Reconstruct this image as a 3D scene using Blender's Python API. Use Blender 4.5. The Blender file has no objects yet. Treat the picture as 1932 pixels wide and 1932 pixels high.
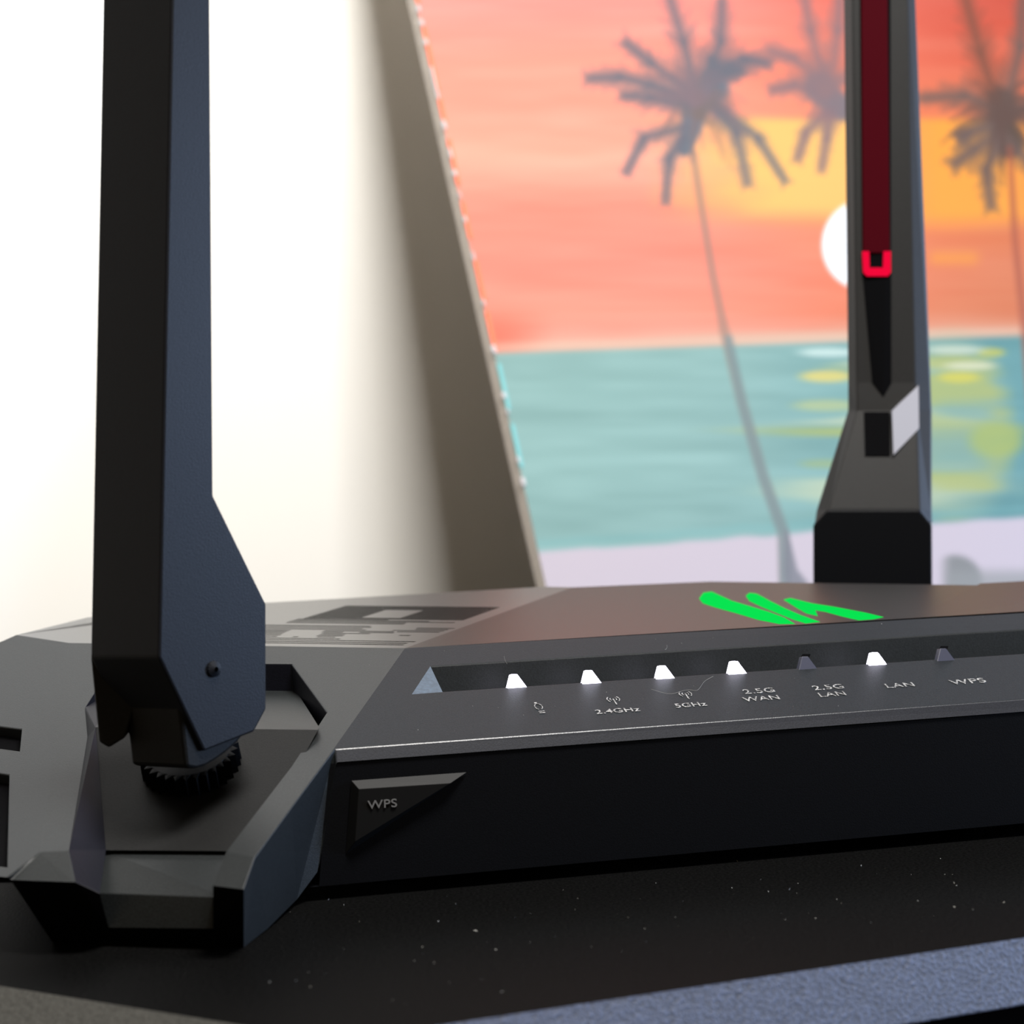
import bpy, bmesh, math, random
import numpy as np
from mathutils import Vector, Matrix
from mathutils.geometry import tessellate_polygon
random.seed(7); rng = np.random.default_rng(7)
scene = bpy.context.scene
C = scene.collection

# ------------------------------------------------------------------ camera
FPX = 3500.0; CXY = 966.0
CAMZ = 0.8552                                   # table top is at 0.75 m
th = math.atan(76 / FPX); rho = math.atan(.0367)
f_ = np.array([0, math.cos(th), -math.sin(th)])
r0 = np.array([1., 0, 0]); w0 = np.array([0, math.sin(th), math.cos(th)])
r_ = math.cos(rho) * r0 - math.sin(rho) * w0
w_ = math.sin(rho) * r0 + math.cos(rho) * w0
cam = bpy.data.cameras.new('camera'); cam_o = bpy.data.objects.new('camera', cam); C.objects.link(cam_o)
cam_o.matrix_world = Matrix(((r_[0], w_[0], -f_[0], 0), (r_[1], w_[1], -f_[1], 0), (r_[2], w_[2], -f_[2], CAMZ), (0, 0, 0, 1)))
cam.sensor_width = 36; cam.lens = 36 * FPX / 1932
cam.clip_start = .02; cam.clip_end = 20
cam.dof.use_dof = True; cam.dof.focus_distance = .500; cam.dof.aperture_fstop = 16
scene.camera = cam_o

# ------------------------------------------------------------------ world and lights
W = bpy.data.worlds.new('world'); scene.world = W; W.use_nodes = True
bg = W.node_tree.nodes['Background']; bg.inputs[0].default_value = (1, .78, .52, 1); bg.inputs[1].default_value = .24
def area(name, loc, target, size, power, color, sy=None):
    l = bpy.data.lights.new(name, 'AREA'); l.energy = power; l.color = color
    l.shape = 'RECTANGLE'; l.size = size; l.size_y = sy or size
    o = bpy.data.objects.new(name, l); C.objects.link(o)
    o.location = loc
    o.rotation_euler = (Vector(target) - Vector(loc)).to_track_quat('-Z', 'Y').to_euler()
    return o
area('blue_side_light', (1.9, .78, .98), (0, .62, .85), .9, 48, (.48, .66, 1.0), .55)  # bluish area light from an unseen source at the right, near desk height
area('ceiling_light', (.40, .25, 1.80), (-.1, .95, .9), .20, 12, (1.0, .985, .965))
area('ceiling_light', (.19, .20, 1.80), (-.1, .95, .9), .24, 18.5, (1.0, .965, .91))
scene.view_settings.view_transform = 'Standard'; scene.view_settings.look = 'None'
scene.view_settings.gamma = 1; scene.view_settings.use_curve_mapping = False
scene.view_settings.exposure = 0.0

# ------------------------------------------------------------------ survey helpers: sight lines met with real planes (metres)
def ray(x, y): return f_ + (x - CXY) / FPX * r_ - (y - CXY) / FPX * w_
def Y(x, y, d): q = ray(x, y); return q * d / q[1]
def Z(x, y, z): q = ray(x, y); return q * z / q[2]
def ON(x, y, p): q = ray(x, y); return q * (p[0] @ p[1]) / (q @ p[1])
def plane(a, b, c): n = np.cross(b - a, c - a); return (a, n / np.linalg.norm(n))
def shifted(p, d): n = p[1] / np.linalg.norm(p[1]); n = n if n @ p[0] < 0 else -n; return (p[0] + n * d, n)   # towards the viewer
def pix(P): return (CXY + FPX * (P @ r_) / (P @ f_), CXY - FPX * (P @ w_) / (P @ f_))
UP = np.array([0, 0, CAMZ])
al = math.radians(13.9)
U = np.array([math.cos(al), math.sin(al), 0]); V = np.array([-math.sin(al), math.cos(al), 0]); K = np.array([0, 0, 1.])
O = Y(977, 1300, .5)                            # foot of the first status light
def UV(u, v, z): return np.array([O[0], O[1], 0]) + U * u + V * v + K * z

# ------------------------------------------------------------------ mesh helpers
class MB:
    def __init__(s): s.v = []; s.f = []; s.key = {}; s.m = []; s.mi = 0
    def vert(s, p):
        k = tuple(round(float(c), 6) for c in p)
        if k not in s.key: s.key[k] = len(s.v); s.v.append(tuple(float(c) for c in (np.asarray(p) + UP)))
        return s.key[k]
    def face(s, pts):
        ids = [s.vert(p) for p in pts]; out = []
        for i in ids:
            if not out or out[-1] != i: out.append(i)
        if out[0] == out[-1]: out.pop()
        if len(out) > 2: s.f.append(out); s.m.append(s.mi)
    def strip(s, a, b):
        for i in range(len(a) - 1): s.face([a[i], a[i+1], b[i+1], b[i]])
    def holes(s, loops):
        flat = [p for l in loops for p in l]
        for t in tessellate_polygon([[Vector(p) for p in l] for l in loops]): s.face([flat[i] for i in t])
    def prism(s, a, b):
        s.face(a); s.face(b[::-1]); n = len(a)
        for i in range(n): s.face([a[i], b[i], b[(i+1) % n], a[(i+1) % n]])
    def box(s, c, ax, ay, az):
        c = np.asarray(c)
        P = [c + i*ax + j*ay + k*az for k in (-1, 1) for i, j in ((-1, -1), (1, -1), (1, 1), (-1, 1))]
        s.prism(P[:4], P[4:])
    def build(s, name, mat, parent=None, bevel=0, smooth=False, origin=None):
        me = bpy.data.meshes.new(name); me.from_pydata(s.v, [], s.f)
        if any(s.m): me.polygons.foreach_set('material_index', s.m)
        me.validate()
        bm = bmesh.new(); bm.from_mesh(me); bmesh.ops.recalc_face_normals(bm, faces=bm.faces); bm.to_mesh(me); bm.free()
        for m_ in (mat if isinstance(mat, list) else [mat]): me.materials.append(m_)
        o = bpy.data.objects.new(name, me); C.objects.link(o)
        if parent is not None:
            o.parent = parent; o.matrix_parent_inverse = Matrix.Translation(-Vector(base_of(parent)))
        if smooth:
            for p in me.polygons: p.use_smooth = True
        if bevel:
            m = o.modifiers.new('bevel', 'BEVEL'); m.width = bevel; m.segments = 2; m.limit_method = 'ANGLE'; m.angle_limit = math.radians(12)
            m.use_clamp_overlap = True
        return o
BASE = {}
def base_of(o): return BASE.get(o.name, (0, 0, 0))
def thing(name, label, cat, loc):
    o = bpy.data.objects.new(name, None); C.objects.link(o); o.location = loc; o.empty_display_size = .02
    BASE[o.name] = tuple(loc); o['label'] = label; o['category'] = cat
    return o
def tag(o, label, cat, group=None, kind=None):
    o['label'] = label; o['category'] = cat
    if group: o['group'] = group
    if kind: o['kind'] = kind
    return o

# ------------------------------------------------------------------ materials
def lin(c):
    return tuple((x / 255 / 12.92 if x <= 10 else ((x / 255 + .055) / 1.055) ** 2.4) for x in c)
def mat(name, col, rough=.5, noise=0, nscale=1500, bump=0, spec=.5, metal=0, emit=None, es=0, var=0, coat=0):
    m = bpy.data.materials.new(name); m.use_nodes = True; nt = m.node_tree; b = nt.nodes['Principled BSDF']
    b.inputs['Base Color'].default_value = (*col, 1); b.inputs['Roughness'].default_value = rough
    b.inputs['Specular IOR Level'].default_value = spec; b.inputs['Metallic'].default_value = metal
    b.inputs['Coat Weight'].default_value = coat
    if emit: b.inputs['Emission Color'].default_value = (*emit, 1); b.inputs['Emission Strength'].default_value = es
    if bump or var:
        tc = nt.nodes.new('ShaderNodeTexCoord'); n = nt.nodes.new('ShaderNodeTexNoise'); n.inputs['Scale'].default_value = nscale
        n.inputs['Detail'].default_value = 3; nt.links.new(tc.outputs['Object'], n.inputs['Vector'])
        if bump:
            bp = nt.nodes.new('ShaderNodeBump'); bp.inputs['Strength'].default_value = bump; bp.inputs['Distance'].default_value = .0004
            nt.links.new(n.outputs['Fac'], bp.inputs['Height']); nt.links.new(bp.outputs['Normal'], b.inputs['Normal'])
        if var:
            r = nt.nodes.new('ShaderNodeValToRGB'); r.color_ramp.elements[0].position = .35; r.color_ramp.elements[1].position = .68
            r.color_ramp.elements[0].color = (*[c * (1 - var) for c in col], 1); r.color_ramp.elements[1].color = (*[c * (1 + var) for c in col], 1)
            nt.links.new(n.outputs['Fac'], r.inputs['Fac']); nt.links.new(r.outputs['Color'], b.inputs['Base Color'])
    return m
M_shell = mat('matt_black_plastic', (.0105, .0123, .0130), .46, nscale=2600, bump=.12, var=.3, spec=.25)
M_vent = mat('vent_plastic', (.035, .036, .036), .32, nscale=2600, bump=.06, var=.2, spec=.9)  # lighter than the shell: wall reflection partly painted into the base colour
M_bevel = mat('blue_lit_bevel', (.017, .019, .025), .33, nscale=2600, bump=.08, var=.2, spec=.5)  # blue highlight of the bevel put into a brighter bluish tint
M_inner = mat('shaded_inner_wall_plastic', (.0042, .0046, .0085), .5, nscale=2600, bump=.12, var=.2, spec=.13)  # darker bluish copy of the shell: shade painted on the well walls
M_strip = mat('dimmed_strip_plastic', (.0085, .0104, .0130), .5, nscale=2600, bump=.12, var=.3, spec=.12)  # same plastic as the shell, darkened for its weaker reflection
M_floor2 = mat('recess_shade_plastic', (.0055, .0056, .0056), .5, nscale=2600, bump=.12, var=.3, spec=.13)  # shell plastic darkened to paint in the shade of the hinge well
M_side = mat('lit_table_side', (.075, .076, .072), .5, nscale=1400, bump=.3, var=.3)  # light caught by the chamfer, painted in as a paler colour
M_top = mat('satin_top_plastic', (.010, .0095, .0095), .36, nscale=2600, bump=.12, var=.15, spec=.36)
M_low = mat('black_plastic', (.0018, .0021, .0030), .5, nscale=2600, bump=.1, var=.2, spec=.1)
M_ant = mat('antenna_plastic', (.0055, .0062, .0085), .46, nscale=2600, bump=.12, var=.2, spec=.18)
M_dark = mat('deep_black', (.0025, .0025, .003), .8, spec=.02)
M_ant2 = mat('rear_antenna_plastic', (.011, .011, .0112), .5, nscale=2600, bump=.12, var=.2, spec=.3)
M_facet = mat('blue_lit_end_facet', (.040, .062, .090), .4, nscale=900, var=.2, spec=.3)  # reflected blue light painted in as a bluish base colour
M_led = mat('lit_status_light', (.9, .9, 1), .3, emit=(.82, .79, 1), es=7)
M_led_off = mat('unlit_status_light', (.035, .038, .06), .35, spec=.3)
M_green = mat('green_backlight', (.0, .03, .005), 1, spec=0, emit=(.003, .74, .075), es=.93)
M_red = mat('red_light_strip', (.04, .0004, .003), .6, spec=.03)
M_redlit = mat('glowing_red_end', (.4, .0, .02), .3, spec=.1, emit=(.60, .001, .025), es=.42)
M_silver = mat('silver_print', (.22, .22, .22), .35, metal=.2, nscale=1600, var=.75)  # strong noise paints broken highlights into the print
M_plate = mat('brushed_steel_facet', (.33, .33, .37), .4, metal=.2)
M_table = mat('textured_black_laminate', (.0026, .0026, .0026), .5, nscale=1200, bump=.2, var=.4, spec=.012)
M_edge = mat('blue_lit_table_edge', (.038, .052, .098), .55, nscale=1400, bump=1.0, var=.5)  # blue side light on the edge painted into its colour
M_dust = mat('pale_dust', (.20, .20, .19), .9)
M_wall = mat('white_painted_wall', (.82, .81, .78), .85, nscale=40, bump=.05)
M_floor = mat('dark_floor', (.05, .045, .04), .6)
M_cedge = mat('canvas_edge', (.55, .5, .45), .9)

# ------------------------------------------------------------------ room
def struct(o): o['kind'] = 'structure'; return o
WS = np.array([-.107, 1.111, 0]); WE = np.array([math.cos(math.radians(30)), .5, 0]); WN = np.array([.5, -WE[0], 0])   # wall line and its normal
b = MB(); A = [WS + WE*k - K*CAMZ for k in (-1.3, 2.2)]; A += [A[1] - WN*.08, A[0] - WN*.08]
b.prism(A, [p + K*2.5 for p in A]); struct(b.build('wall_back', M_wall))
b = MB(); b.box((.6, 0, -CAMZ - .02), np.array([2.4, 0, 0]), np.array([0, 2.4, 0]), np.array([0, 0, .02]))
struct(b.build('floor', M_floor))

# ------------------------------------------------------------------ table
TZ = -.1052
table = thing('side_table', 'black textured table with blue side light painted on its front edge, carrying the router', 'table', (.1, .7, 0))
c_front = np.array([-.0364, .3450, TZ]); e_dir = np.array([107.6 + 15.4, 400.4 - 352.9, 0]); e_dir /= np.linalg.norm(e_dir)
l_dir = np.array([-50.1, 31.0, 0]); l_dir /= np.linalg.norm(l_dir)
fr = c_front + e_dir * .85; lf = c_front + l_dir * .33
top_loop = [c_front, fr, WS + WE*1.05 + WN*.006 + K*TZ, WS - WE*.24 + WN*.006 + K*TZ, lf]
def offs(d, z): # inner-to-outer offset of the two visible edges
    nf = np.array([e_dir[1], -e_dir[0], 0]); nl = np.array([-abs(l_dir[1]), l_dir[0] if l_dir[0] < 0 else -l_dir[0], 0]); nl /= np.linalg.norm(nl)
    # corner point: solve for offset d on both edges
    A = np.array([[nf[0], nf[1]], [nl[0], nl[1]]]); s = np.linalg.solve(A, [d, d]); cc = c_front + np.array([s[0], s[1], 0])
    return [lf + nl*d + K*z, cc + K*z, fr + nf*d + K*z]
b = MB(); b.face(top_loop)
b.build('table_board', M_table, table)
b = MB()
r1 = offs(0, 0); r2 = offs(.0022, -.0010); r3 = offs(.0062, -.0125); r4 = offs(.0062, -.0190); r5 = offs(-.01, -.0190)
b.strip([r1[1], r1[2]], [r3[1], r3[2]]); b.strip([r3[1], r3[2]], [offs(-.004, -.0135)[1], offs(-.004, -.0135)[2]])
b.build('front_edge', M_edge, table, bevel=.0004)
b = MB(); sd = offs(.0075, -.0040); b.strip([r1[0], r1[1]], [sd[0], r3[1]]); b.build('side_edge', M_side, table)
b = MB(); b.strip([sd[0], r3[1]], [offs(.002, -.02)[0], offs(.002, -.02)[1]]); b.build('side_apron', M_table, table)
b = MB()
q1 = offs(-.004, -.0135); q2 = offs(-.006, -.035)
b.strip(q1, q2)
ring = [q2[0], q2[1], q2[2], top_loop[2] - K*.035, top_loop[3] - K*.035]
b.face(ring)
bk = [top_loop[i] for i in (1, 2, 3, 4)]
b.strip(bk, [q2[2], *ring[3:], q2[0]])
b.build('apron', M_dark, table)
for x, y in ((.0, .42), (.66, .70), (.68, 1.36), (-.24, .84)):
    b = MB(); b.box((x, y, (TZ - .035 - CAMZ) / 2), np.array([.018, 0, 0]), np.array([0, .018, 0]), K * (CAMZ + TZ - .035) / 2)
    b.build('leg', M_dark, table)

# ------------------------------------------------------------------ router: planes
router = thing('wifi_router', 'angular black wireless router with white status lights and green glowing emblem', 'router', tuple(UV(106/1000, .06, TZ) + UP))
S1 = (O, np.cross(U, V + .36*K))
def s1(u, v, h=0): return O + U*u + (V + .36*K)*v + np.cross(U, V + .36*K)/math.hypot(1, .36)*h
a0 = ON(764, 1223, S1); a1 = ON(632, 1413, S1)
v_a0 = (a0 - O) @ V; u_a0 = (a0 - O) @ U; v_a1 = (a1 - O) @ V; u_a1 = (a1 - O) @ U
SL = .06
PT = (a0, np.cross(U, V + SL*K))
def pt(x, y): return ON(x, y, PT)
def ptuv(u, v, h=0): return a0 + U*(u - u_a0) + (V + SL*K)*(v - v_a0) + K*h
t2 = pt(130, 1213); t3 = pt(31, 1198)
PS = plane(t2, a0, a1)
def ps(x, y): return ON(x, y, PS)
UR = .106                                            # centre line of the router
uRf = 2*UR - u_a1; uR2 = 2*UR - u_a0                 # right hand ends of the strip
# front foot plane
g1 = Z(460, 1787, TZ); g2 = Z(98, 1776, TZ); FRp = plane(g1, g2, Y(460, 1678, .404))
def fr_(x, y): return ON(x, y, FRp)
# bevel below the strip, then the front face
bev = -.42*V*1.0 - K
BV = (a1, np.cross(U, bev))
b0 = ON(623, 1439, BV); hb = -(b0 - a1) @ K
def bvl(u): return a1 + U*(u - u_a1) + bev*hb
P_ffb = Z(1032, 1634, -.1015)
FF = (b0 - bev*0, np.cross(U, (P_ffb - b0) - U*((P_ffb - b0) @ U)))
def ff(x, y): return ON(x, y, FF)

# upper shell
gl = ON(777, 1310, S1); gt = ON(812, 1257, S1); gb = ON(837, 1305, S1)
vg = (gt - O) @ V; ug = (gt - O) @ U; vb = (gb - O) @ V; ub = (gb - O) @ U
uge = 2*UR - ug + .02
GT = s1(uge, vg); GB = s1(uge + .004, vb)
arm_out = [a1, ps(550, 1524), ps(481, 1618), fr_(460, 1678)]
E0 = UV(uRf, v_a1, a1[2]); E2r = UV(uR2, v_a0, a0[2])
sh = MB()
sh.mi = 1; sh.face([a0, gt, GT, E2r]); sh.face([a0, gl, gt]); sh.face([a0, a1, gl]); sh.face([a1, E0, GB, gb, gl]); sh.face([E0, E2r, GT, GB]); sh.mi = 0
sh.mi = 2; sh.strip([a1, E0], [bvl(u_a1), bvl(uRf)]); sh.mi = 0
well = [ps(427, 1607), ps(550, 1447), ps(617, 1345), ps(550, 1253), ps(215, 1251), ps(160, 1335), ps(165, 1390), ps(130, 1605)]
sh.holes([[t2, a0, a1, arm_out[1], arm_out[2], *well, ps(75, 1608)]])
PS2 = plane(arm_out[2], arm_out[3], well[0]); ae = ON(402, 1671, PS2)
sh.face([arm_out[2], arm_out[3], ae, well[0]])
# side of the arm
bot = [ff(601, 1642), Z(560, 1697, -.1035), Z(505, 1752, TZ+.0004), g1]
b1 = bvl(u_a1)
sh.face([a1, b1, bot[0]]); 
sh.strip(arm_out, bot)
# left foot top and flange
lf1 = ps(75, 1608); lf2 = well[7]; lf3 = fr_(143, 1665); lf4 = fr_(20, 1660)
sh.face([lf1, lf2, lf3, lf4])
# left side facet with vent openings
PLp = plane(t3, t2, lf1)
def plf(x, y): return ON(x, y, PLp)
outer = [t2, t3, plf(-60, 1238), plf(-190, 1640), plf(14, 1655), lf4, lf1]
h1 = [plf(-60, 1363), plf(41, 1376), plf(37, 1417), plf(-66, 1403)]
h2 = [plf(-70, 1448), plf(17, 1462), plf(13, 1636), plf(-100, 1620)]
PLq = plane(t3, t2, lf1)
sh.holes([[t2, t3, outer[2], outer[3], plf(14, 1655), lf1], h1, h2])
sh.face([lf1, plf(14, 1655), lf4])
Nl = PLp[1] if PLp[1] @ t3 > 0 else -PLp[1]
for h in (h1, h2): sh.strip(h + h[:1], [p + Nl*.003 for p in h + h[:1]])
# well side walls (inner side of flange, inner side of arm, back)
dn = K * -.0075
FL1 = (well[3] + dn, np.cross(U, V + .10*K))
f1f = [ON(179, 1372, FL1), ON(598, 1377, FL1)]
F2 = plane(f1f[0], f1f[1], Y(320, 1607, .432))
f2 = lambda x, y: ON(x, y, F2)
fa, fb = f2(200, 1604), f2(183, 1686)
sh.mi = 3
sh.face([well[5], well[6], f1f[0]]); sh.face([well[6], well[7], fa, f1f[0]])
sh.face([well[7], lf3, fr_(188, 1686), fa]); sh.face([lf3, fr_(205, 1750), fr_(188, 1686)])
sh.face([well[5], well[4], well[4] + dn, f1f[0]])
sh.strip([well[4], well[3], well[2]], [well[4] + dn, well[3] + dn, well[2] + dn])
sh.mi = 0
# groove
gd = UV(0, vb + .005, gb[2] - .0035) - UV(0, 0, 0)
def gdeep(u): return UV(u, vg - .0012, gb[2] - .007)
sh.face([gt, GT, gdeep(uge), gdeep(ub)]); sh.face([gb, GB, gdeep(uge), gdeep(ub)]); sh.face([GT, GB, gdeep(uge)])
# right hand end, simplified mirror of the left
RS = [UV(uRf, v_a1, a1[2]), UV(uR2, v_a0, a0[2])]
rt1 = ptuv(2*UR - (t2 - O) @ U, (t2 - O) @ V); rt2 = rt1 + U*.012 - V*.11 - K*.037; rt3 = rt2 - U*.04 - V*.008 - K*.001
sh.face([RS[1], rt1, rt2, rt3, RS[0]])
sh.strip([bvl(uRf), rt3, rt2, rt1], [bvl(uRf)*[1,1,0] + K*-.1015 + V*.008, rt3*[1,1,0] + K*TZ, rt2*[1,1,0] + K*TZ, rt1*[1,1,0] + K*TZ])
shell = sh.build('upper_shell', [M_shell, M_strip, M_bevel, M_inner], router, bevel=.00035)

# inner parts of the well
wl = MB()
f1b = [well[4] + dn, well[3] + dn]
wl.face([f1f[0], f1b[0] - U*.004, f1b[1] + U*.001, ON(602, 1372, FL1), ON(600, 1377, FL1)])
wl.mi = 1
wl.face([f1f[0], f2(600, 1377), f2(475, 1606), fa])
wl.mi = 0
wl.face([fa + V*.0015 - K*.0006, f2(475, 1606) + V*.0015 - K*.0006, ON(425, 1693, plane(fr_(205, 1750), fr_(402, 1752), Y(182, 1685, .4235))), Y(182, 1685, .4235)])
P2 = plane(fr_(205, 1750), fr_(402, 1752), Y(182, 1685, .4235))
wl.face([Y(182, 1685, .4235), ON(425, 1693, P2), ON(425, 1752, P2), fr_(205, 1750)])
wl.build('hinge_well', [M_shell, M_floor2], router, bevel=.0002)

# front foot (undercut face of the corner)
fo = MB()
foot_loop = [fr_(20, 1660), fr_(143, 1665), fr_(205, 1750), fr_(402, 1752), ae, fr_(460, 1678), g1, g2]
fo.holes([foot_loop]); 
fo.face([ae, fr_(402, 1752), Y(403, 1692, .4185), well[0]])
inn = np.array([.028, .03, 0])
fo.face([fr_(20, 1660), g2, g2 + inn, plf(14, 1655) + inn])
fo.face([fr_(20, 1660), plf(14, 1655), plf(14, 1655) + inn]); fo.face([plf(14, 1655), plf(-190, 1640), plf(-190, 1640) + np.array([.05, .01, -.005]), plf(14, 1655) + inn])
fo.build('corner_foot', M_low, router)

# front face and underside
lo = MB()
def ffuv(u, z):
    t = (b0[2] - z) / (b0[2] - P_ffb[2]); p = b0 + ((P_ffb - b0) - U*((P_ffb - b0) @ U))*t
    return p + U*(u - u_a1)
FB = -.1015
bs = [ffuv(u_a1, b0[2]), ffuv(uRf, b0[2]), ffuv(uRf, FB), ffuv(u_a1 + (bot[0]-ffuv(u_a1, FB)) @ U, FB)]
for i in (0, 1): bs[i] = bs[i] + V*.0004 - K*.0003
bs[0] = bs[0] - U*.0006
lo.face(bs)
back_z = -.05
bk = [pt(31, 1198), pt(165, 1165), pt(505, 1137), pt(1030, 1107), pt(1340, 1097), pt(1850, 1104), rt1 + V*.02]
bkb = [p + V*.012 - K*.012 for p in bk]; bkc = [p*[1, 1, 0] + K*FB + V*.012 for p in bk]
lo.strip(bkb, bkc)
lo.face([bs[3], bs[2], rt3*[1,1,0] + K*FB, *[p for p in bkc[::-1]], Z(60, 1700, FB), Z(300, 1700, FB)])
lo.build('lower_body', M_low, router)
ls = MB(); ls.face([plf(-60, 1238) + V*.0, plf(-190, 1640), plf(-190, 1640)*[1,1,0] + np.array([.05, .03, 0]) + K*FB, bkc[0]]); ls.face([outer[2], t3, bkb[0], bkc[0]])
ls.build('side_wall', M_low, router)
lin_ = MB(); lin_.face([p + Nl*.003 for p in [plf(-75, 1350), plf(60, 1360), plf(40, 1645), plf(-130, 1645)]])
lin_.build('vent_backing', M_dark, router)
for (x, y) in ((1560, 1600), (1830, 1585)):
    p = Z(x, y, FB)
for uu, vv in ((.19, .02), (.02, .14), (.19, .14)):
    q = MB(); n = 20
    A = [UV(uu + .012*math.cos(i*2*math.pi/n), vv + .012*math.sin(i*2*math.pi/n), FB) for i in range(n)]
    q.prism(A, [p*[1, 1, 0] + K*TZ for p in A]); q.build('rubber_foot', M_dark, router)
q = MB(); A = [UV(u, v, FB) for u, v in ((.088, -.002), (.130, -.002), (.130, .012), (.088, .012))]
q.prism(A, [p*[1, 1, 0] + K*TZ for p in A]); q.build('rubber_foot', M_dark, router)

# top panel (smooth parallelogram) and the surfaces either side of it
vd0 = pt(1080, 1108); 
tp = MB()
tp.face([a0, pt(1727, 1168) if False else ptuv((ON(1727, 1166, PT) - O) @ U, v_a0), pt(1850, 1104), pt(1550, 1100), pt(1340, 1097), vd0])
uj = (ON(1727, 1166, PT) - O) @ U
tp.strip([pt(1850, 1104), pt(1550, 1100), pt(1340, 1097), vd0], [p + V*.012 - K*.012 for p in (pt(1850, 1104), pt(1550, 1100), pt(1340, 1097), vd0)])
tp.build('top_panel', M_top, router, bevel=.0003)
rp = MB()
j0 = ptuv(uj, v_a0); j1 = pt(1850, 1104)
rr = [j0, E2r, rt1, rt1 + V*.02 + K*.0012, j1]
rp.face([rr[0], rr[1], rr[2], rr[3]]); rp.face([rr[0], rr[3], rr[4] + K*.0006]); rp.face([j0, j1, j1 + K*.0006])
rp.strip([rr[3], rr[4] + K*.0006], [rr[3] + V*.012 - K*.012, j1 + V*.012 - K*.012])
rp.build('side_panel', M_top, router)

# vent panel: surface pierced by rows of slots, dark backing below
vp = MB(); vw = MB()
eq = (a0 - t2); eq_l = np.linalg.norm(eq); eh = eq / eq_l                      # along the front edge of the vent panel
nPT = np.cross(U, V + SL*K); nPT /= np.linalg.norm(nPT)
fw = np.cross(nPT, eh); fw = fw if fw[1] > 0 else -fw; fw /= np.linalg.norm(fw)    # backwards, in the panel
def pq(P): d = P - t2; return (d @ eh, d @ fw)
def fq(p, q): return t2 + eh*p + fw*q
# right border line a0 -> vd0 ; left border (505,1180)->(640,1140), carried on to the front edge
rA, rB = pq(a0), pq(vd0)
lA, lB = pq(pt(505, 1181)), pq(pt(640, 1141))
def lim_r(q): return rA[0] + (rB[0] - rA[0])*(q - rA[1])/(rB[1] - rA[1])
def lim_l(q): return lA[0] + (lB[0] - lA[0])*(q - lA[1])/(lB[1] - lA[1])
def c3(x, y): return (450 + x/3.864, 1080 + y/3.864)
rows = []       # (row centre in crop y, intervals in crop x ; None = border)
def row(yc, *iv): rows.append((yc, iv))
row(520.5, (100, 1215)); row(509, (100, 1240)); row(496.5, (100, 1300)); row(485, (100, 735))
row(472.5, (100, 262), (380, 420), (560, 700)); row(462, (100, 285), (560, 760)); row(452.5, (100, 300), (585, 770), (1180, 1260))
row(443.5, (100, 318), (600, 960)); row(434.5, (100, 340), (600, 760), (880, 1140)); row(426, (100, 360), (615, 1140), (1160, 1480))
row(416.5, (100, 930), (1130, 1515)); row(407, (100, 905), (1300, 1545)); row(397.5, (100, 970), (1310, 1590)); row(389, (100, 965))
row(371, (330, 1215)); row(363, (345, 1230)); row(355.5, (370, 1590)); row(348.5, (395, 1400)); row(342, (415, 1100))
sg = []
for yc, iv in rows:
    q = pq(pt(*c3(700, yc)))[1]; sg.append((q, [(pq(pt(*c3(x0, yc)))[0], pq(pt(*c3(x1, yc)))[0]) for x0, x1 in iv]))
# dense rows further back: a broad ring of slots round a solid panel
q0 = sg[-1][0]; q1 = pq(pt(1000, 1137))[1]
qs = np.linspace(q0 + .0016, pq(pt(640, 1142))[1] - .001, 26)
for i, q in enumerate(qs):
    t = i / 25
    L = lim_l(q) + .003; R = lim_r(q) - .006
    if 3 <= i <= 17: sg.append((q, [(L, L + .018), (R - .022, R)]))
    else: sg.append((q, [(L, R)]))
sg.sort(key=lambda s: s[0])
def quad(pa, pb, qa, qb):
    a_, b_ = pa if isinstance(pa, tuple) else (pa, pa), pb if isinstance(pb, tuple) else (pb, pb)
    if a_[0] >= b_[0] and a_[1] >= b_[1]: return
    vp.face([fq(a_[0], qa), fq(b_[0], qa), fq(b_[1], qb), fq(a_[1], qb)])
PLft = -.002
cur = 0.0
def left_lim(q): return .030
for q, iv in sg:
    hw = .00060 if q < qs[0] - .0001 else .00045
    if q - hw <= cur: q = cur + hw + .0001
    quad((.006, .006), (lim_r(cur), lim_r(q - hw)), cur, q - hw)
    qa, qb = q - hw, q + hw; x = (.006, .006)
    for p0, p1 in sorted(iv):
        p1 = min(p1, lim_r(qa) - .001)
        if p1 <= p0: continue
        vp.face([fq(x[0], qa), fq(p0, qa), fq(p0 + .0005, qb), fq(x[1], qb)])
        # slot walls
        for (A, B) in (((p0, qa), (p1, qa)), ((p1, qa), (p1 + .0005, qb)), ((p1 + .0005, qb), (p0 + .0005, qb)), ((p0 + .0005, qb), (p0, qa))):
            vw.face([fq(*A) - K*.00012, fq(*B) - K*.00012, fq(*B) - K*.0016, fq(*A) - K*.0016])
        x = (p1, p1 + .0005)
    quad(x, (lim_r(qa), lim_r(qb)), qa, qb); cur = qb
qe = pq(pt(700, 1140))[1]; qe = max(qe, cur + .002)
quad((.006, .006), (lim_r(cur), lim_r(qe)), cur, qe)
rest = [fq(.006, qe), fq(lim_r(qe), qe), vd0, pt(1030, 1107), pt(505, 1137), pt(165, 1165), t3, t2, ]
vp.face([fq(.006, 0), fq(.006, qe), pt(505, 1137), pt(165, 1165), t3, t2])
vp.face([fq(.006, qe), fq(lim_r(qe), qe), vd0, pt(1030, 1107), pt(505, 1137)])
vp.strip([vd0, pt(1030, 1107), pt(505, 1137), pt(165, 1165), t3], [p + V*.012 - K*.012 for p in (vd0, pt(1030, 1107), pt(505, 1137), pt(165, 1165), t3)])
vp.build('vent_grille', M_vent, router)
o = vw.build('slot_walls', M_dark, router); o['kind'] = 'stuff'  # near-black walls paint the shade inside the slots
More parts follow.
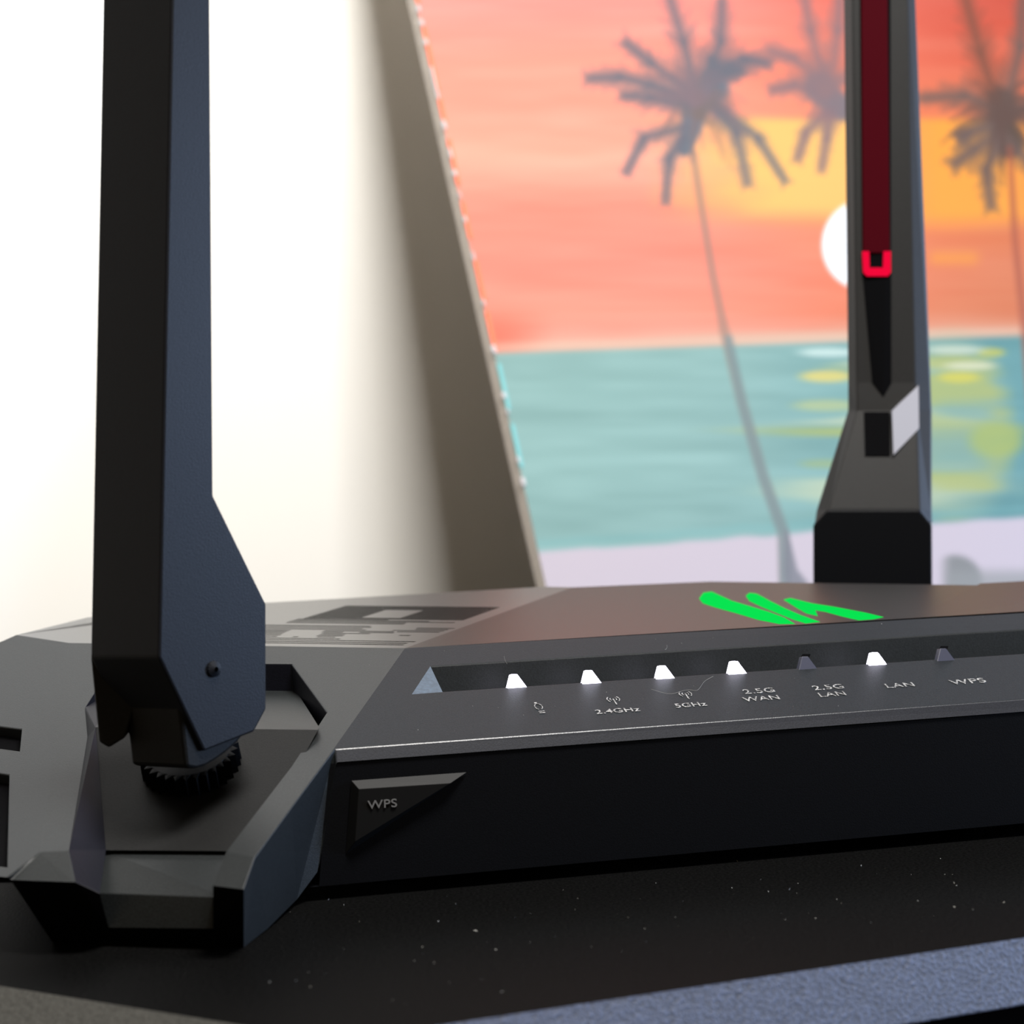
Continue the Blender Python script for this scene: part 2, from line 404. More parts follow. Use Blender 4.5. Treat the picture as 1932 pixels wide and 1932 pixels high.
vb_ = MB(); vb_.face([fq(.02, .0006) - K*.0018, fq(lim_r(.0006) - .0004, .0006) - K*.0018, fq(lim_r(qe) - .001, qe) - K*.0018, fq(.02, qe) - K*.0018])
vb_.build('vent_backing', M_dark, router)

# large end facet of the groove
q = MB(); q.face([gl, gt, gb + (gdeep(ub) - gb)*.06]); q.face([gt, gb + (gdeep(ub) - gb)*.06, gdeep(ub)]); q.build('groove_end_facet', M_facet, router)['label'] = 'triangular facet at the end of the groove, blue light painted in'
# status lights
LP = [(977, 1299), (1118, 1291), (1256.6, 1282), (1392.8, 1273), (1525.6, 1264), (1657.5, 1256), (1786, 1248)]
WPn = np.cross(U, K + .45*V)
for i, (x, y) in enumerate(LP):
    sc = 1 - .09*i/6; c0 = ON(x, y, S1) + V*.0004; pn = (c0, WPn)
    A = [ON(x + dx*sc, y + dy*sc, pn) for dx, dy in ((-20, 2), (-8, 4), (8, 3), (20, 1), (-1, -27), (-13, -27))]
    q = MB(); q.prism(A, [p + V*.0022 - K*.0004 for p in A])
    off = i in (4, 6)
    o = q.build('status_light', M_led_off if off else M_led, router, bevel=.00015)
    o['label'] = 'unlit grey status light' if off else 'lit white status light'
    if off:
        A = [ON(x + dx*sc, y + dy*sc, (pn[0] + V*.0006, WPn)) for dx, dy in ((-16, -26), (2, -26), (4, -32), (-12, -32))]
        q = MB(); q.face(A); q.build('light_socket', M_dark, router)
# green emblem: three curved claw strokes
g_s = [[(1319, 1129), (1327, 1118), (1343, 1116), (1356, 1122), (1380, 1133), (1410, 1142), (1450, 1154), (1480, 1165), (1500, 1177), (1470, 1177), (1430, 1169), (1390, 1157), (1350, 1146), (1326, 1138)],
       [(1407, 1124), (1414, 1118), (1428, 1120), (1450, 1132), (1480, 1147), (1510, 1160), (1547, 1173), (1520, 1176), (1495, 1168), (1470, 1158), (1440, 1146), (1414, 1134)],
       [(1478, 1131), (1491, 1128), (1532, 1138), (1576, 1145), (1634, 1156), (1667, 1164), (1648, 1168), (1620, 1170), (1590, 1163), (1557, 1154), (1538, 1151), (1543, 1162), (1521, 1157), (1502, 1146)]]
PTh = (PT[0] + K*.00008, PT[1])
for s in g_s:
    A = [ON(x, y, PTh) for x, y in s]; A = [p + (V + SL*K)*max(0, v_a0 + .0004 - (p - O) @ V) for p in A]; q = MB(); q.prism(A, [p - K*.00025 for p in A]); q.build('emblem_stroke', M_green, router)['label'] = 'green backlit curved stroke of the emblem'

# printed labels on the strip
def text(body, origin, xd, yd, size, parent, name='label_text', sx=1., space=1.05, m=M_silver, depth=.00006, off=.00002):
    cu = bpy.data.curves.new(name, 'FONT'); cu.body = body; cu.size = 1; cu.extrude = 0; cu.align_x = 'CENTER'; cu.space_character = space; cu.offset = off/size
    tmp = bpy.data.objects.new('t', cu); C.objects.link(tmp); dg = bpy.context.evaluated_depsgraph_get()
    me = bpy.data.meshes.new_from_object(tmp.evaluated_get(dg)); bpy.data.objects.remove(tmp)
    xd = xd/np.linalg.norm(xd); yd = yd/np.linalg.norm(yd); n = np.cross(xd, yd)
    b = MB()
    for v_ in me.vertices:
        p = origin + xd*v_.co.x*size*sx + yd*v_.co.y*size + n*depth
        b.v.append(tuple(p + UP))
    b.f = [list(p.vertices) for p in me.polygons]
    o = b.build(name, m, parent); sd = o.modifiers.new('thick', 'SOLIDIFY'); sd.thickness = .0002; sd.offset = 0
    return o
SV = V + .36*K
def lab(body, x, y, size, sx=1.0, dv=0):
    return text(body, ON(x, y, S1) - SV*dv, U, SV, size, router, sx=sx)
lab('2.4GHz', 1167, 1345, .0034, 1.12); lab('5GHz', 1305, 1334, .0033, 1.1)
lab('2.5G', 1435, 1308, .0038, 1.2); lab('WAN', 1440, 1322, .0036, 1.15)
lab('2.5G', 1566, 1301, .0038, 1.2); lab('LAN', 1573, 1314, .0036, 1.15)
lab('LAN', 1701, 1297, .0036, 1.25); lab('WPS', 1830, 1290, .0040, 1.3)
def tubeline(b, pts, w):
    for p, q_ in zip(pts[:-1], pts[1:]):
        d = q_ - p; L = np.linalg.norm(d); d = d/L; nn = np.cross(U, SV); nn /= np.linalg.norm(nn); s = np.cross(nn, d)
        b.box((p + q_)/2 + nn*.00008, d*L/2, s*w, nn*.0001)
def icon_wifi(x, y):
    b = MB(); c = ON(x, y, S1)
    for sgn in (-1, 1):
        for R in (.0009, .0017):
            tubeline(b, [c + (U*sgn*math.cos(t) + SV*math.sin(t))*R for t in np.linspace(-.8, .8, 6)], .00012)
    tubeline(b, [c + SV*.0002, c - SV*.0030], .00018)
    b.build('antenna_symbol', M_silver, router)
icon_wifi(1157, 1320); icon_wifi(1293, 1310)
b = MB(); c = ON(1016, 1334, S1)
tubeline(b, [c + U*.0010*math.cos(t) + SV*.0016*math.sin(t) for t in np.linspace(-1.2, 4.34, 14)], .00012)
for k in (.0026, .0034): tubeline(b, [c - U*.0007 - SV*k, c + U*.0009 - SV*k], .0002)
tubeline(b, [c + SV*.0021 - U*.0006, c + SV*.0021 + U*.0001], .0003)
b.build('lamp_symbol', M_silver, router)

# push button on the front face
FFo = shifted(FF, .0018)
wb = [ff(663, 1473), ff(881, 1457), ff(652, 1612)]; wi = [ON(677, 1489, FFo), ON(850, 1478, FFo), ON(670, 1588, FFo)]
q = MB(); q.face(wi); 
for i in range(3): q.face([wb[i], wb[(i+1) % 3], wi[(i+1) % 3], wi[i]])
btn = q.build('push_button', mat('button_plastic', (.0055, .0055, .0055), .5, spec=.1), router, bevel=.0001)
fdir = b0 - P_ffb; fdir = fdir - U*(fdir @ U)
o = text('WPS', ON(722, 1524, shifted(FF, .0020)), U, fdir, .0029, btn, 'button_text', sx=1.25, m=mat('grey_print', (.12, .12, .12), .4))
o.matrix_parent_inverse = Matrix.Identity(4)
btn_lbl = o

# ------------------------------------------------------------------ left antenna (part of the router, hinged in the corner well)
Mt = Y(325, 0, .425); Mb = Y(300, 1240, .425); Lb = Y(170, 1240, .4387); Rt = Y(403, 935, .4355)
LFp = plane(Mt, Mb, Rt); e = Lb - Mb
ant = MB()
A = [ON(x, y, LFp) for x, y in ((327, -120), (391, -120), (397, 0), (403, 935), (503, 1140), (503, 1338), (480, 1381), (385, 1418), (300, 1240))]
ant.prism(A, [p + e for p in A])
aL = ant.build('antenna', M_ant, router, bevel=.0006)
def sub(bm_, name, m, par, **kw):
    o = bm_.build(name, m, None, **kw); o.parent = par; o.matrix_parent_inverse = par.matrix_parent_inverse.inverted() @ par.matrix_parent_inverse @ Matrix.Identity(4)
    o.matrix_parent_inverse = Matrix.Identity(4)
    return o
q = MB(); A = [Y(x, y, .4405) for x, y in ((171, 1238), (187, 1400), (205, 1411), (236, 1392), (249, 1350), (262, 1238))]
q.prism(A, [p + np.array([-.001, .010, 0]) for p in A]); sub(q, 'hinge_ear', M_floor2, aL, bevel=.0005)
nL = -np.cross(Mb - Mt, Rt - Mt); nL /= np.linalg.norm(nL); nL = nL if nL @ Mb < 0 else -nL
horiz = np.cross(nL, K); horiz /= np.linalg.norm(horiz)
sc_c = ON(403, 1262, LFp); q = MB(); n = 16
for R0, R1, h0, h1_ in ((.0020, .0019, 0, .0005), (.0019, .0006, .0005, .0011)):
    q.strip([sc_c + nL*h0 + (horiz*math.cos(t) + K*math.sin(t))*R0 for t in np.linspace(0, 2*math.pi, n + 1)], [sc_c + nL*h1_ + (horiz*math.cos(t) + K*math.sin(t))*R1 for t in np.linspace(0, 2*math.pi, n + 1)])
sub(q, 'pivot_pin', M_ant, aL)
# elbow and knurled nut on the sloping floor of the well
nF = F2[1] if F2[1] @ F2[0] < 0 else -F2[1]
ncen = ON(362, 1446, F2)
t1_ = np.cross(nF, K); t1_ /= np.linalg.norm(t1_); t2_ = np.cross(nF, t1_)
def ringpts(c, R, h, n, ph=0): return [c + nF*h + (t1_*math.cos(t + ph) + t2_*math.sin(t + ph))*R for t in np.linspace(0, 2*math.pi, n, endpoint=False)]
nt = 30; q = MB()
Rn = .0124; H = .0052
lo_, hi_, in_ = [], [], []
for i in range(nt*2):
    R = Rn if i % 2 == 0 else Rn - .0017
    t = 2*math.pi*i/(nt*2); dr = t1_*math.cos(t) + t2_*math.sin(t)
    lo_.append(ncen + dr*R); hi_.append(ncen + nF*H + dr*(R - .0002)); in_.append(ncen + nF*(H + .0002) + dr*(Rn - .0020))
lo_.append(lo_[0]); hi_.append(hi_[0]); in_.append(in_[0])
q.strip(lo_, hi_); q.strip(hi_, in_); q.face(in_[:-1])
sub(q, 'knurled_nut', M_low, aL)
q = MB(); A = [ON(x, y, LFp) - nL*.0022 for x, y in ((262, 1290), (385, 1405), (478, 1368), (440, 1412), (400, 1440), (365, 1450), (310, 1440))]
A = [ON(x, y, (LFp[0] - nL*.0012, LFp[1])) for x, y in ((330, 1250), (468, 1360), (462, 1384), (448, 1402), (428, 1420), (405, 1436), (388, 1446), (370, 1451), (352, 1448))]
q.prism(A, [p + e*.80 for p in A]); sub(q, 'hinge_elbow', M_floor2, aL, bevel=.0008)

# ------------------------------------------------------------------ rear antenna with red strip
dR = .690
def yr(x, y, d=0): return Y(x, y, dR + d)
ar = MB()
cx = [(-.0, 0)]
# cross sections from top to bottom: left-back, left-front chamfer, right-front chamfer, right-back (pixel x, extra depth)
secs = [(-120, [(1590, .020), (1606, .0125), (1710, .0125), (1725, .0145), (1722, .034), (1598, .034)]),
        (0, [(1592, .019), (1608, .0125), (1712, .0125), (1727, .0145), (1724, .034), (1600, .034)]),
        (722, [(1600, .016), (1616, .0105), (1726, .0105), (1756, .0135), (1752, .034), (1606, .034)]),
        (775, [(1600, .0145), (1618, .0095), (1728, .0095), (1758, .0125), (1752, .034), (1606, .034)]),
        (962, [(1541, .004), (1566, .0), (1735, .0), (1758, .003), (1752, .034), (1550, .034)]),
        (988, [(1537, .004), (1540, .0), (1740, .0), (1759, .003), (1752, .034), (1550, .034)])]
def fd(y):                                       # depth of the front facet at picture row y
    return float(np.interp(y, [-120, 0, 722, 775, 962], [.0125, .0125, .0105, .0095, 0]))
rings = [[yr(x, y, d) for x, d in s] for y, s in secs]
for a_, b_ in zip(rings[:-1], rings[1:]): ar.strip(a_ + a_[:1], b_ + b_[:1])
ar.face(rings[0]); ar.face(rings[-1])
aR = ar.build('antenna', M_ant2, router, bevel=.0006)
q = MB(); z_low = [(1537, 1130), (1757, 1130)]
A = [yr(1534, 990, -.0015), yr(1560, 961, -.0015), yr(1735, 961, -.0015), yr(1759, 990, -.0015), yr(1760, 1150, -.0015), yr(1534, 1150, -.0015)]
q.prism(A, [p + np.array([.008 if i in (0, 1, 5) else 0, .032, 0]) for i, p in enumerate(A)]); sub(q, 'antenna_base', M_low, aR, bevel=.0008)
# strip recess: dark channel, red insert, bright end
q = MB(); A = [yr(1622, -120, fd(-120) + (-.0003)), yr(1680, -120, fd(-120) + (-.0003)), yr(1682, 722, fd(722) + (-.0003)), yr(1667, 748, fd(748) + (-.0003)), yr(1646, 722, fd(722) + (-.0003)), yr(1628, 520, fd(520) + (-.0003))]
q.prism(A, [p + np.array([0, .002, 0]) for p in A]); sub(q, 'light_channel', M_dark, aR)
q = MB(); A = [yr(1624, -120, fd(-120) + (-.0010)), yr(1674, -120, fd(-120) + (-.0010)), yr(1679, 478, fd(478) + (-.0010)), yr(1628, 478, fd(478) + (-.0010))]
q.prism(A, [p + np.array([0, .002, 0]) for p in A]); sub(q, 'light_strip', M_red, aR, bevel=.0004)['label'] = 'dark red light strip'
q = MB(); A = [yr(1627, 474, fd(474) + (-.0012)), yr(1640, 474, fd(474) + (-.0012)), yr(1641, 505, fd(505) + (-.0012)), yr(1666, 505, fd(505) + (-.0012)), yr(1667, 474, fd(474) + (-.0012)), yr(1681, 474, fd(474) + (-.0012)), yr(1681, 514, fd(514) + (-.0012)), yr(1675, 521, fd(521) + (-.0012)), yr(1636, 521, fd(521) + (-.0012)), yr(1629, 514, fd(514) + (-.0012))]
q.prism(A, [p + np.array([0, .002, 0]) for p in A]); sub(q, 'strip_end', M_redlit, aR)['label'] = 'glowing red end of the light strip'
q = MB(); A = [yr(1630, 777, fd(777) + (-.0004)), yr(1679, 777, fd(777) + (-.0004)), yr(1680, 860, fd(860) + (-.0004)), yr(1632, 860, fd(860) + (-.0004))]
q.prism(A, [p + np.array([0, .002, 0]) for p in A]); sub(q, 'square_inset', M_dark, aR)
q = MB(); A = [yr(1683, 776, fd(776) + (-.0030)), yr(1733, 727, fd(727) + .0002), yr(1734, 808, fd(808) + .0002), yr(1686, 858, fd(858) + (-.0030))]; A[3] = ON(1686, 858, plane(A[0], A[1], A[2])); A[0] = ON(1683, 776, plane(A[1], A[2], A[3]))
q.prism(A, [p + np.array([0, .002, 0]) for p in A]); sub(q, 'steel_facet', M_plate, aR)['label'] = 'pale steel parallelogram facet'
# platform the rear antenna stands on
q = MB(); A = [Y(x, 1112, dR - .02) for x in (1480, 1820)] ; A = [p*[1,1,0] + K*-.052 for p in A]; A += [A[1] + np.array([-.01, .05, 0]), A[0] + np.array([-.01, .05, 0])]
q.prism(A, [p*[1, 1, 0] + K*-.09 for p in A]); q.build('antenna_mount', M_low, router)

# ------------------------------------------------------------------ painting leaning behind
psi = math.radians(30)
eb = np.array([math.cos(psi), math.sin(psi), 0])
Q0 = Y(1030, 1105, .93)
def cn(L): return np.array([math.sin(psi)*math.cos(L), -math.cos(psi)*math.cos(L), math.sin(L)])
def err(L):
    n = cn(L); p = ON(785, 0, (Q0, n)); d = p - Q0; return d @ eb
lo1, hi1 = math.radians(1), math.radians(45)
for _ in range(60):
    mid = (lo1 + hi1)/2
    if err(lo1)*err(mid) <= 0: hi1 = mid
    else: lo1 = mid
L = (lo1 + hi1)/2; print('canvas lean', math.degrees(L), err(L)); n = cn(L)
up = np.cross(eb, n); up = up if up[2] > 0 else -up
foot = Q0 - up*((Q0[2] - TZ - .0)/up[2])
foot = foot + up*.004
Wd, Hd = .86, .50
def srgb2lin(a): a = np.clip(a, 0, 255)/255.; return np.where(a <= .04045, a/12.92, ((a + .055)/1.055)**2.4)
NX, NY = 760, 420
ss, tt = np.meshgrid(np.linspace(0, Wd, NX), np.linspace(0, Hd, NY))
P3 = foot[None, None] + ss[..., None]*eb + tt[..., None]*up
X = CXY + FPX*(P3 @ r_)/(P3 @ f_); Yp = CXY - FPX*(P3 @ w_)/(P3 @ f_)     # where the paint was read off
def vnoise(x, y, seed):
    r2 = np.random.default_rng(seed); g = r2.random((64, 64)); xi = np.floor(x).astype(int); yi = np.floor(y).astype(int); fx = x - xi; fy = y - yi
    fx = fx*fx*(3 - 2*fx); fy = fy*fy*(3 - 2*fy); G = lambda a, b_: g[a % 64, b_ % 64]
    return (G(xi, yi)*(1-fx) + G(xi+1, yi)*fx)*(1-fy) + (G(xi, yi+1)*(1-fx) + G(xi+1, yi+1)*fx)*fy
sm = lambda a, b_, x: (lambda t: t*t*(3-2*t))(np.clip((x-a)/(b_-a), 0, 1))
st = vnoise(X/260, Yp/28, 1)*.6 + vnoise(X/90, Yp/11, 2)*.4 - .5           # brushed streaks
Yw = Yp + 26*(vnoise(X/220, Yp/90, 3) - .5)
ys = [-200, 0, 120, 220, 300, 400, 500, 590, 625, 650]
Lc = np.array([(250, 150, 140), (255, 163, 148), (255, 165, 140), (255, 172, 145), (255, 184, 155), (250, 155, 130), (250, 152, 128), (252, 162, 135), (240, 170, 145), (225, 185, 160)], float)
Rc = np.array([(195, 70, 60), (208, 85, 62), (222, 108, 75), (226, 120, 72), (228, 130, 70), (225, 132, 75), (220, 128, 85), (215, 125, 80), (220, 150, 115), (200, 190, 160)], float)
Lc = Lc*np.array([1, .91, .90]); Rc = Rc*np.array([1, .95, .93])
sky = np.stack([np.interp(Yw, ys, Lc[:, k]) for k in range(3)], -1)*(1 - sm(1200, 1950, X))[..., None] + np.stack([np.interp(Yw, ys, Rc[:, k]) for k in range(3)], -1)*sm(1200, 1950, X)[..., None]
def over(img, col, a): return img*(1 - a[..., None]) + np.array(col, float)*a[..., None]
img = sky + st[..., None]*np.array([6, 16, 16])
img = over(img, (235, 90, 62), sm(560, 640, Yp)*(1 - sm(930, 1060, X))*.6)
# yellow glow band
yb = sm(215, 240, Yw)*(1 - sm(385, 440, Yw - (X-1450)*.02))*sm(1180, 1480, X - (Yw-300)*.9*0 + 60*(vnoise(X/60, Yp/20, 4)-.5))*(.9)
img = over(img, (255, 196, 105), yb*(1 - sm(1650, 1780, X)))
img = over(img, (255, 165, 55), yb*sm(1650, 1780, X)*(1 - .5*sm(1880, 2000, X)))
img = over(img, (240, 150, 60), np.exp(-((Yp-487)/14)**2)*sm(1740, 1770, X)*(1-sm(1830, 1860, X))*.7)
# sun disc
img = over(img, (255, 255, 252), 1 - sm(.93, 1.05, np.hypot((X-1632)/82, (Yp-462)/86)))
# sea
hor = 664 - (X-950)*.033
sea_l = np.array((141, 178, 170.)); sea_r = np.array((100, 150, 148.)); w = sm(1300, 1950, X)[..., None]
sea = sea_l*(1-w) + sea_r*w + st[..., None]*24
sa = sm(-4, 6, Yp - hor); img = img*(1-sa[..., None]) + sea*sa[..., None]
img = over(img, (225, 200, 175), np.exp(-((Yp-hor+8)/10)**2)*.5)
# glitter of the sun on the water
rb = vnoise(X/400 + 3, Yp/34, 5)
wid = 150 + 150*(vnoise(X*0 + 2, Yp/30, 6)-.5)*2
core = np.exp(-((X-1690)/wid)**4)*sm(0, 12, Yp - hor)*(1 - sm(930, 985, Yp))
img = over(img, (205, 210, 170), core*sm(.25, .6, rb)*.75)
img = over(img, (170, 180, 100), core*sm(.5, .75, vnoise(X/300, Yp/24, 8))*.8)
gm = (1 - sm(.75, 1.25, np.hypot((X - 1800)/105, (Yp - 815)/170)))
img = over(img, (168, 184, 148), gm*.62*(.6 + .4*vnoise(X/120, Yp/16, 12)))
img = over(img, (178, 182, 96), gm*sm(.52, .8, vnoise(X/150 + 5, Yp/20, 13))*.7)
for (x, y, a_, b_, c_) in ((1560, 710, 60, 13, (225, 205, 110)), (1565, 665, 70, 10, (205, 225, 215)), (1810, 712, 46, 12, (210, 200, 80)), (1870, 665, 32, 10, (190, 190, 90)), (1560, 765, 75, 13, (175, 190, 140)), (1880, 830, 60, 40, (165, 180, 95)), (1560, 875, 60, 10, (150, 175, 130)), (1800, 660, 70, 10, (200, 210, 185)), (1830, 690, 60, 9, (215, 215, 180))):
    img = over(img, c_, (1 - sm(.5, 1.15, np.hypot((X-x)/a_, (Yp-y)/b_)))*.85)
# shore
sho = 1040 - (X-1030)*.075 + 6*(vnoise(X/50, Yp*0, 9)-.5)
img = over(img, (207, 194, 200), sm(-6, 8, Yp - sho)); img = over(img, (120, 175, 172), np.exp(-((Yp-sho+14)/9)**2)*.4)
img = over(img, (120, 122, 115), (1 - sm(.8, 1.1, np.hypot((X-1800)/55, (Yp-1095)/50)))*sm(1765, 1800, X)*.8)
img = over(img, (150, 150, 145), sm(1062, 1092, Yp - 0*X)*sm(1775, 1800, X)*.7)
# palms
def segd(x0, y0, x1, y1):
    dx, dy = x1-x0, y1-y0; t = np.clip(((X-x0)*dx + (Yp-y0)*dy)/(dx*dx + dy*dy), 0, 1); return np.hypot(X-x0-t*dx, Yp-y0-t*dy), t
def stroke(img, pts, w0_, w1_, col, a=.8):
    m = np.zeros_like(X); nseg = len(pts)-1
    for i in range(nseg):
        d, t = segd(*pts[i], *pts[i+1]); wd = w0_ + (w1_-w0_)*(i+t)/nseg; m = np.maximum(m, 1 - sm(wd*.6, wd*1.25, d))
    return over(img, col, m*a)
def frond(img, pts, wd, col, a=.75):
    pts = [np.array(p, float) for p in pts]; img = stroke(img, pts, 26, 13, col, a*.20); img = stroke(img, pts, 9, 4, col, a*.55)
    for i in range(len(pts)-1):
        for t in np.linspace(0, 1, 8):
            p = pts[i]*(1-t) + pts[i+1]*t; d = pts[i+1]-pts[i]; d = d/np.linalg.norm(d); s = np.array([-d[1], d[0]])
            g = (i + t)/(len(pts)-1); ln = wd*1.35*(1 - .5*g)*random.uniform(.6, 1.2)
            for sg_ in (-1, 1): img = stroke(img, [p, p + (d*.75 + s*sg_*.8)*ln], 9, 3, col, a*.40)
    return img
gr = (104, 104, 112); gr2 = (110, 88, 78); dk = (70, 58, 48)
img = stroke(img, [(1308, 290), (1325, 400), (1345, 520), (1368, 630), (1400, 760), (1440, 900), (1478, 1005), (1480, 1110)], 9, 12, (150, 125, 110), .6)
img = stroke(img, [(1375, 640), (1400, 760), (1440, 900), (1478, 1005), (1482, 1110)], 9, 12, (115, 140, 142), .6)
img = stroke(img, [(1484, 1000), (1492, 1080), (1510, 1120)], 3, 26, (125, 125, 130), .85)
img = stroke(img, [(1345, 165), (1312, 200), (1305, 240), (1292, 280)], 34, 15, (98, 112, 124), .95)
for pts, wd in (([(1300, 190), (1230, 160), (1170, 145), (1110, 148)], 26), ([(1300, 200), (1230, 185), (1175, 180)], 22), ([(1310, 160), (1290, 80), (1262, -10)], 30), ([(1330, 150), (1360, 80), (1362, 0)], 26),
                ([(1300, 170), (1230, 120), (1180, 80)], 26), ([(1340, 150), (1400, 110), (1450, 120)], 26), ([(1345, 200), (1390, 250), (1410, 345)], 20), ([(1350, 200), (1430, 260), (1480, 340)], 18), ([(1290, 240), (1215, 260), (1182, 325)], 18),
                ([(1290, 260), (1262, 300), (1256, 380)], 16), ([(1340, 110), (1360, 140), (1400, 130)], 30)):
    img = frond(img, pts, wd*1.2, gr, .72)
img = stroke(img, [(1545, 165), (1570, 190), (1590, 205)], 30, 26, (112, 112, 120), .9)
for pts, wd in (([(1560, 170), (1500, 110), (1450, 95)], 28), ([(1560, 180), (1500, 160), (1455, 170)], 22), ([(1555, 150), (1530, 60), (1515, -20)], 26), ([(1560, 210), (1520, 250), (1505, 300)], 18), ([(1570, 210), (1560, 260), (1550, 320)], 16), ([(1570, 150), (1580, 60), (1585, -10)], 26)):
    img = frond(img, pts, wd*1.1, (135, 110, 112), .6)
img = stroke(img, [(1890, 190), (1890, 240), (1905, 270)], 26, 30, dk, .92)
for pts, wd in (([(1890, 210), (1820, 180), (1740, 185)], 26), ([(1880, 190), (1850, 100), (1820, -10)], 30), ([(1900, 190), (1925, 90), (1930, -10)], 26), ([(1890, 250), (1840, 280), (1800, 310)], 26), ([(1890, 260), (1860, 320), (1870, 390)], 22), ([(1900, 210), (1960, 200), (2010, 240)], 26), ([(1880, 230), (1830, 250), (1810, 260)], 20), ([(1900, 260), (1960, 330), (1980, 400)], 20)):
    img = frond(img, pts, wd*1.25, gr2 if wd < 27 else (125, 75, 55), .8)
img = stroke(img, [(1905, 280), (1915, 450), (1935, 640), (1960, 900)], 7, 10, (165, 85, 60), .6)
def shag(img, cx, cy, r_a, r_b, col, a, k, droop):
    for _ in range(k):
        t = random.uniform(0, 2*math.pi); rr = random.uniform(.45, 1.0)
        x1, y1 = cx + math.cos(t)*r_a*rr, cy + math.sin(t)*r_b*rr
        mx, my = cx + math.cos(t)*r_a*rr*.55, cy + math.sin(t)*r_b*rr*.55 - 14
        img = stroke(img, [(cx, cy), (mx, my), (x1, y1 + droop*rr)], 11, 3, col, a*random.uniform(.4, 1))
    return img
img = shag(img, 1315, 190, 130, 100, (128, 108, 112), .42, 34, 18)
img = shag(img, 1320, 215, 95, 115, (120, 105, 100), .30, 16, 30)
img = shag(img, 1560, 170, 95, 90, (140, 112, 112), .40, 22, 16)
img = shag(img, 1890, 225, 120, 110, (98, 72, 60), .50, 32, 20)
GAIN = .53
colr = srgb2lin(img)*GAIN
me = bpy.data.meshes.new('painted_face')
verts = (P3 + UP + n*.0).reshape(-1, 3)
idx = np.arange(NX*NY).reshape(NY, NX); faces = np.stack([idx[:-1, :-1], idx[:-1, 1:], idx[1:, 1:], idx[1:, :-1]], -1).reshape(-1, 4)
me.from_pydata(verts.tolist(), [], faces.tolist())
ca = me.color_attributes.new('paint', 'FLOAT_COLOR', 'POINT'); ca.data.foreach_set('color', np.concatenate([colr.reshape(-1, 3), np.ones((NX*NY, 1))], 1).astype(np.float32).ravel())
M_paint = bpy.data.materials.new('acrylic_paint'); M_paint.use_nodes = True; nt_ = M_paint.node_tree; bs_ = nt_.nodes['Principled BSDF']
at_ = nt_.nodes.new('ShaderNodeAttribute'); at_.attribute_name = 'paint'; nt_.links.new(at_.outputs['Color'], bs_.inputs['Base Color']); bs_.inputs['Roughness'].default_value = .6
bs_.inputs['Specular IOR Level'].default_value = .3
nz = nt_.nodes.new('ShaderNodeTexNoise'); nz.inputs['Scale'].default_value = 500; bp_ = nt_.nodes.new('ShaderNodeBump'); bp_.inputs['Strength'].default_value = .25; bp_.inputs['Distance'].default_value = .0005
tc_ = nt_.nodes.new('ShaderNodeTexCoord'); nt_.links.new(tc_.outputs['Object'], nz.inputs['Vector']); nt_.links.new(nz.outputs['Fac'], bp_.inputs['Height']); nt_.links.new(bp_.outputs['Normal'], bs_.inputs['Normal'])
me.materials.append(M_paint)
paint = thing('canvas_painting', 'canvas painting of palm trees and orange sunset over sea, leaning behind the router', 'painting', tuple(foot + UP))
po = bpy.data.objects.new('painted_face', me); C.objects.link(po); po.parent = paint; po.matrix_parent_inverse = Matrix.Translation(-Vector(base_of(paint)))
q = MB(); cs = [foot, foot + eb*Wd, foot + eb*Wd + up*Hd, foot + up*Hd]; cs2 = [p - n*.0002 for p in cs]
q.prism(cs2, [p - n*.009 for p in cs]); q.build('canvas_board', M_cedge, paint)
# ragged dabs of paint along the left edge
dm = [mat('white_paint', (.40, .37, .36), .8), mat('red_paint', (.80, .13, .05), .7), mat('teal_paint', (.12, .33, .32), .7)]
for (ta, tb, k) in ((.33, .37, 1), (.385, .41, 1), (.175, .198, 1), (.204, .228, 1), (.24, .262, 1), (.272, .30, 1), (.310, .325, 1), (.142, .168, 2), (.11, .134, 2)):
    q = MB(); q.box(foot + up*(ta + tb)/2 + eb*.0010, eb*.0013, up*(tb - ta)/2, n*.0005)
    q.build('paint_dab', dm[k], paint, bevel=.0004)['label'] = ('pale dab', 'orange-red dab', 'teal dab')[k] + ' of paint on the canvas edge'
t = 0.10
while t < Hd - .01:
    ln = random.uniform(.002, .006) if not .32 < t < .345 else .020; wd = random.uniform(.0008, .0016)
    q = MB(); c0 = foot + up*(t + ln/2) - eb*.0001; q.box(c0, eb*wd*.8, up*ln*.5, n*.0008)
    q.build('paint_dab', dm[0], paint, bevel=.0004)['label'] = 'pale dab of paint on the canvas edge'
    t += ln + random.uniform(.005, .024)

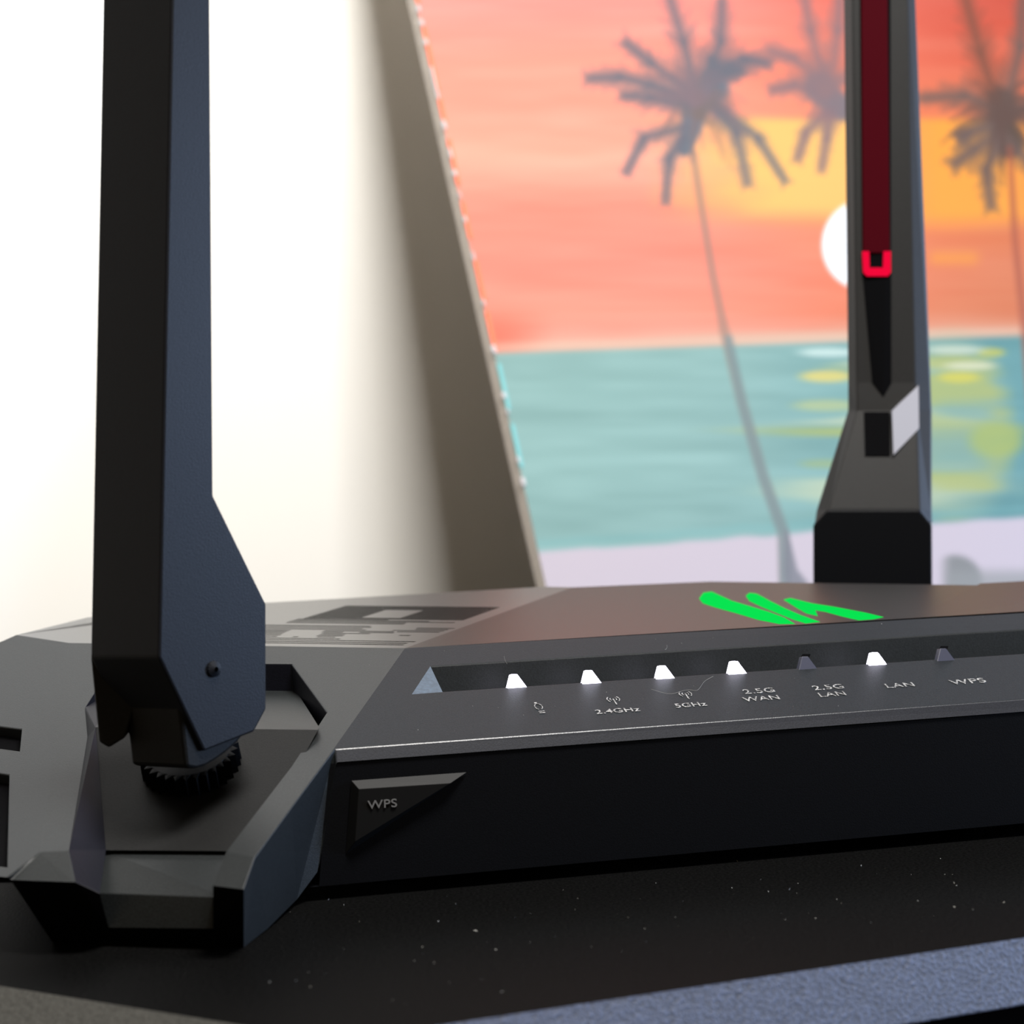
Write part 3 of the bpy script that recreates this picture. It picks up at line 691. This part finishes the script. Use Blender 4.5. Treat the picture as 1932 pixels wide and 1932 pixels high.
# ------------------------------------------------------------------ dust and lint
def speck(b, c, s):
    d = [np.array([random.gauss(0, 1) for _ in range(3)])*s for _ in range(4)]
    p = [c + x for x in d]; b.face([p[0], p[1], p[2]]); b.face([p[0], p[2], p[3]]); b.face([p[0], p[1], p[3]]); b.face([p[1], p[2], p[3]])
b = MB()
for _ in range(170):
    x = random.uniform(500, 1900); y = random.uniform(1600, 1900)
    if y > 1905 - (x-850)*.15 - 15: continue
    c = Z(x, y, TZ + .0001)
    if y < 1690 and x < 1000: continue
    speck(b, c, random.uniform(.00004, .00016) if random.random() < .85 else .00022)
tag(b.build('dust', M_dust), 'tiny pale dust specks scattered on the black table in front of the router', 'dust', kind='stuff')
b = MB()
for _ in range(160):
    u = random.uniform(-.04, .19); v = random.uniform(v_a1 + .002, v_a0 - .002)
    if -.001 < v < vg + .001: continue
    speck(b, s1(u, v, .00008), random.uniform(.00003, .0001))
b.build('dust', M_dust, router)['kind'] = 'stuff'
def hair(pts):
    b = MB(); P = [np.array(p) for p in pts]
    for _ in range(2): P = [P[0]] + [q for a, c in zip(P[:-1], P[1:]) for q in (a*.75 + c*.25, a*.25 + c*.75)] + [P[-1]]
    for p, q_ in zip(P[:-1], P[1:]):
        d = q_ - p; s = np.cross(d, K); s = s/np.linalg.norm(s)*.000028; k = K*.00003
        b.prism([p + s, p - s, p + k*1.5], [q_ + s, q_ - s, q_ + k*1.5])
    return b
hp = [(1228, 1300), (1250, 1307), (1268, 1310), (1285, 1304), (1300, 1301), (1315, 1304), (1322, 1296), (1328, 1286), (1338, 1280), (1346, 1276)]
S1h = (s1(0, 0, .0001), S1[1])
tag(hair([ON(x, y, S1h) for x, y in hp]).build('lint_fibre', M_dust), 'long curled pale lint fibre above the 5GHz label', 'lint')
tag(hair([ON(x, y, S1h) for x, y in ((951, 1238), (953, 1247), (957, 1253))]).build('lint_fibre', M_dust), 'short lint fibre just above the first lit status light', 'lint')
tag(hair([ON(x, y, S1h) for x, y in ((1255, 1226), (1259, 1222), (1258, 1217))]).build('lint_fibre', M_dust), 'short lint fibre on the strip above the third lit status light', 'lint')
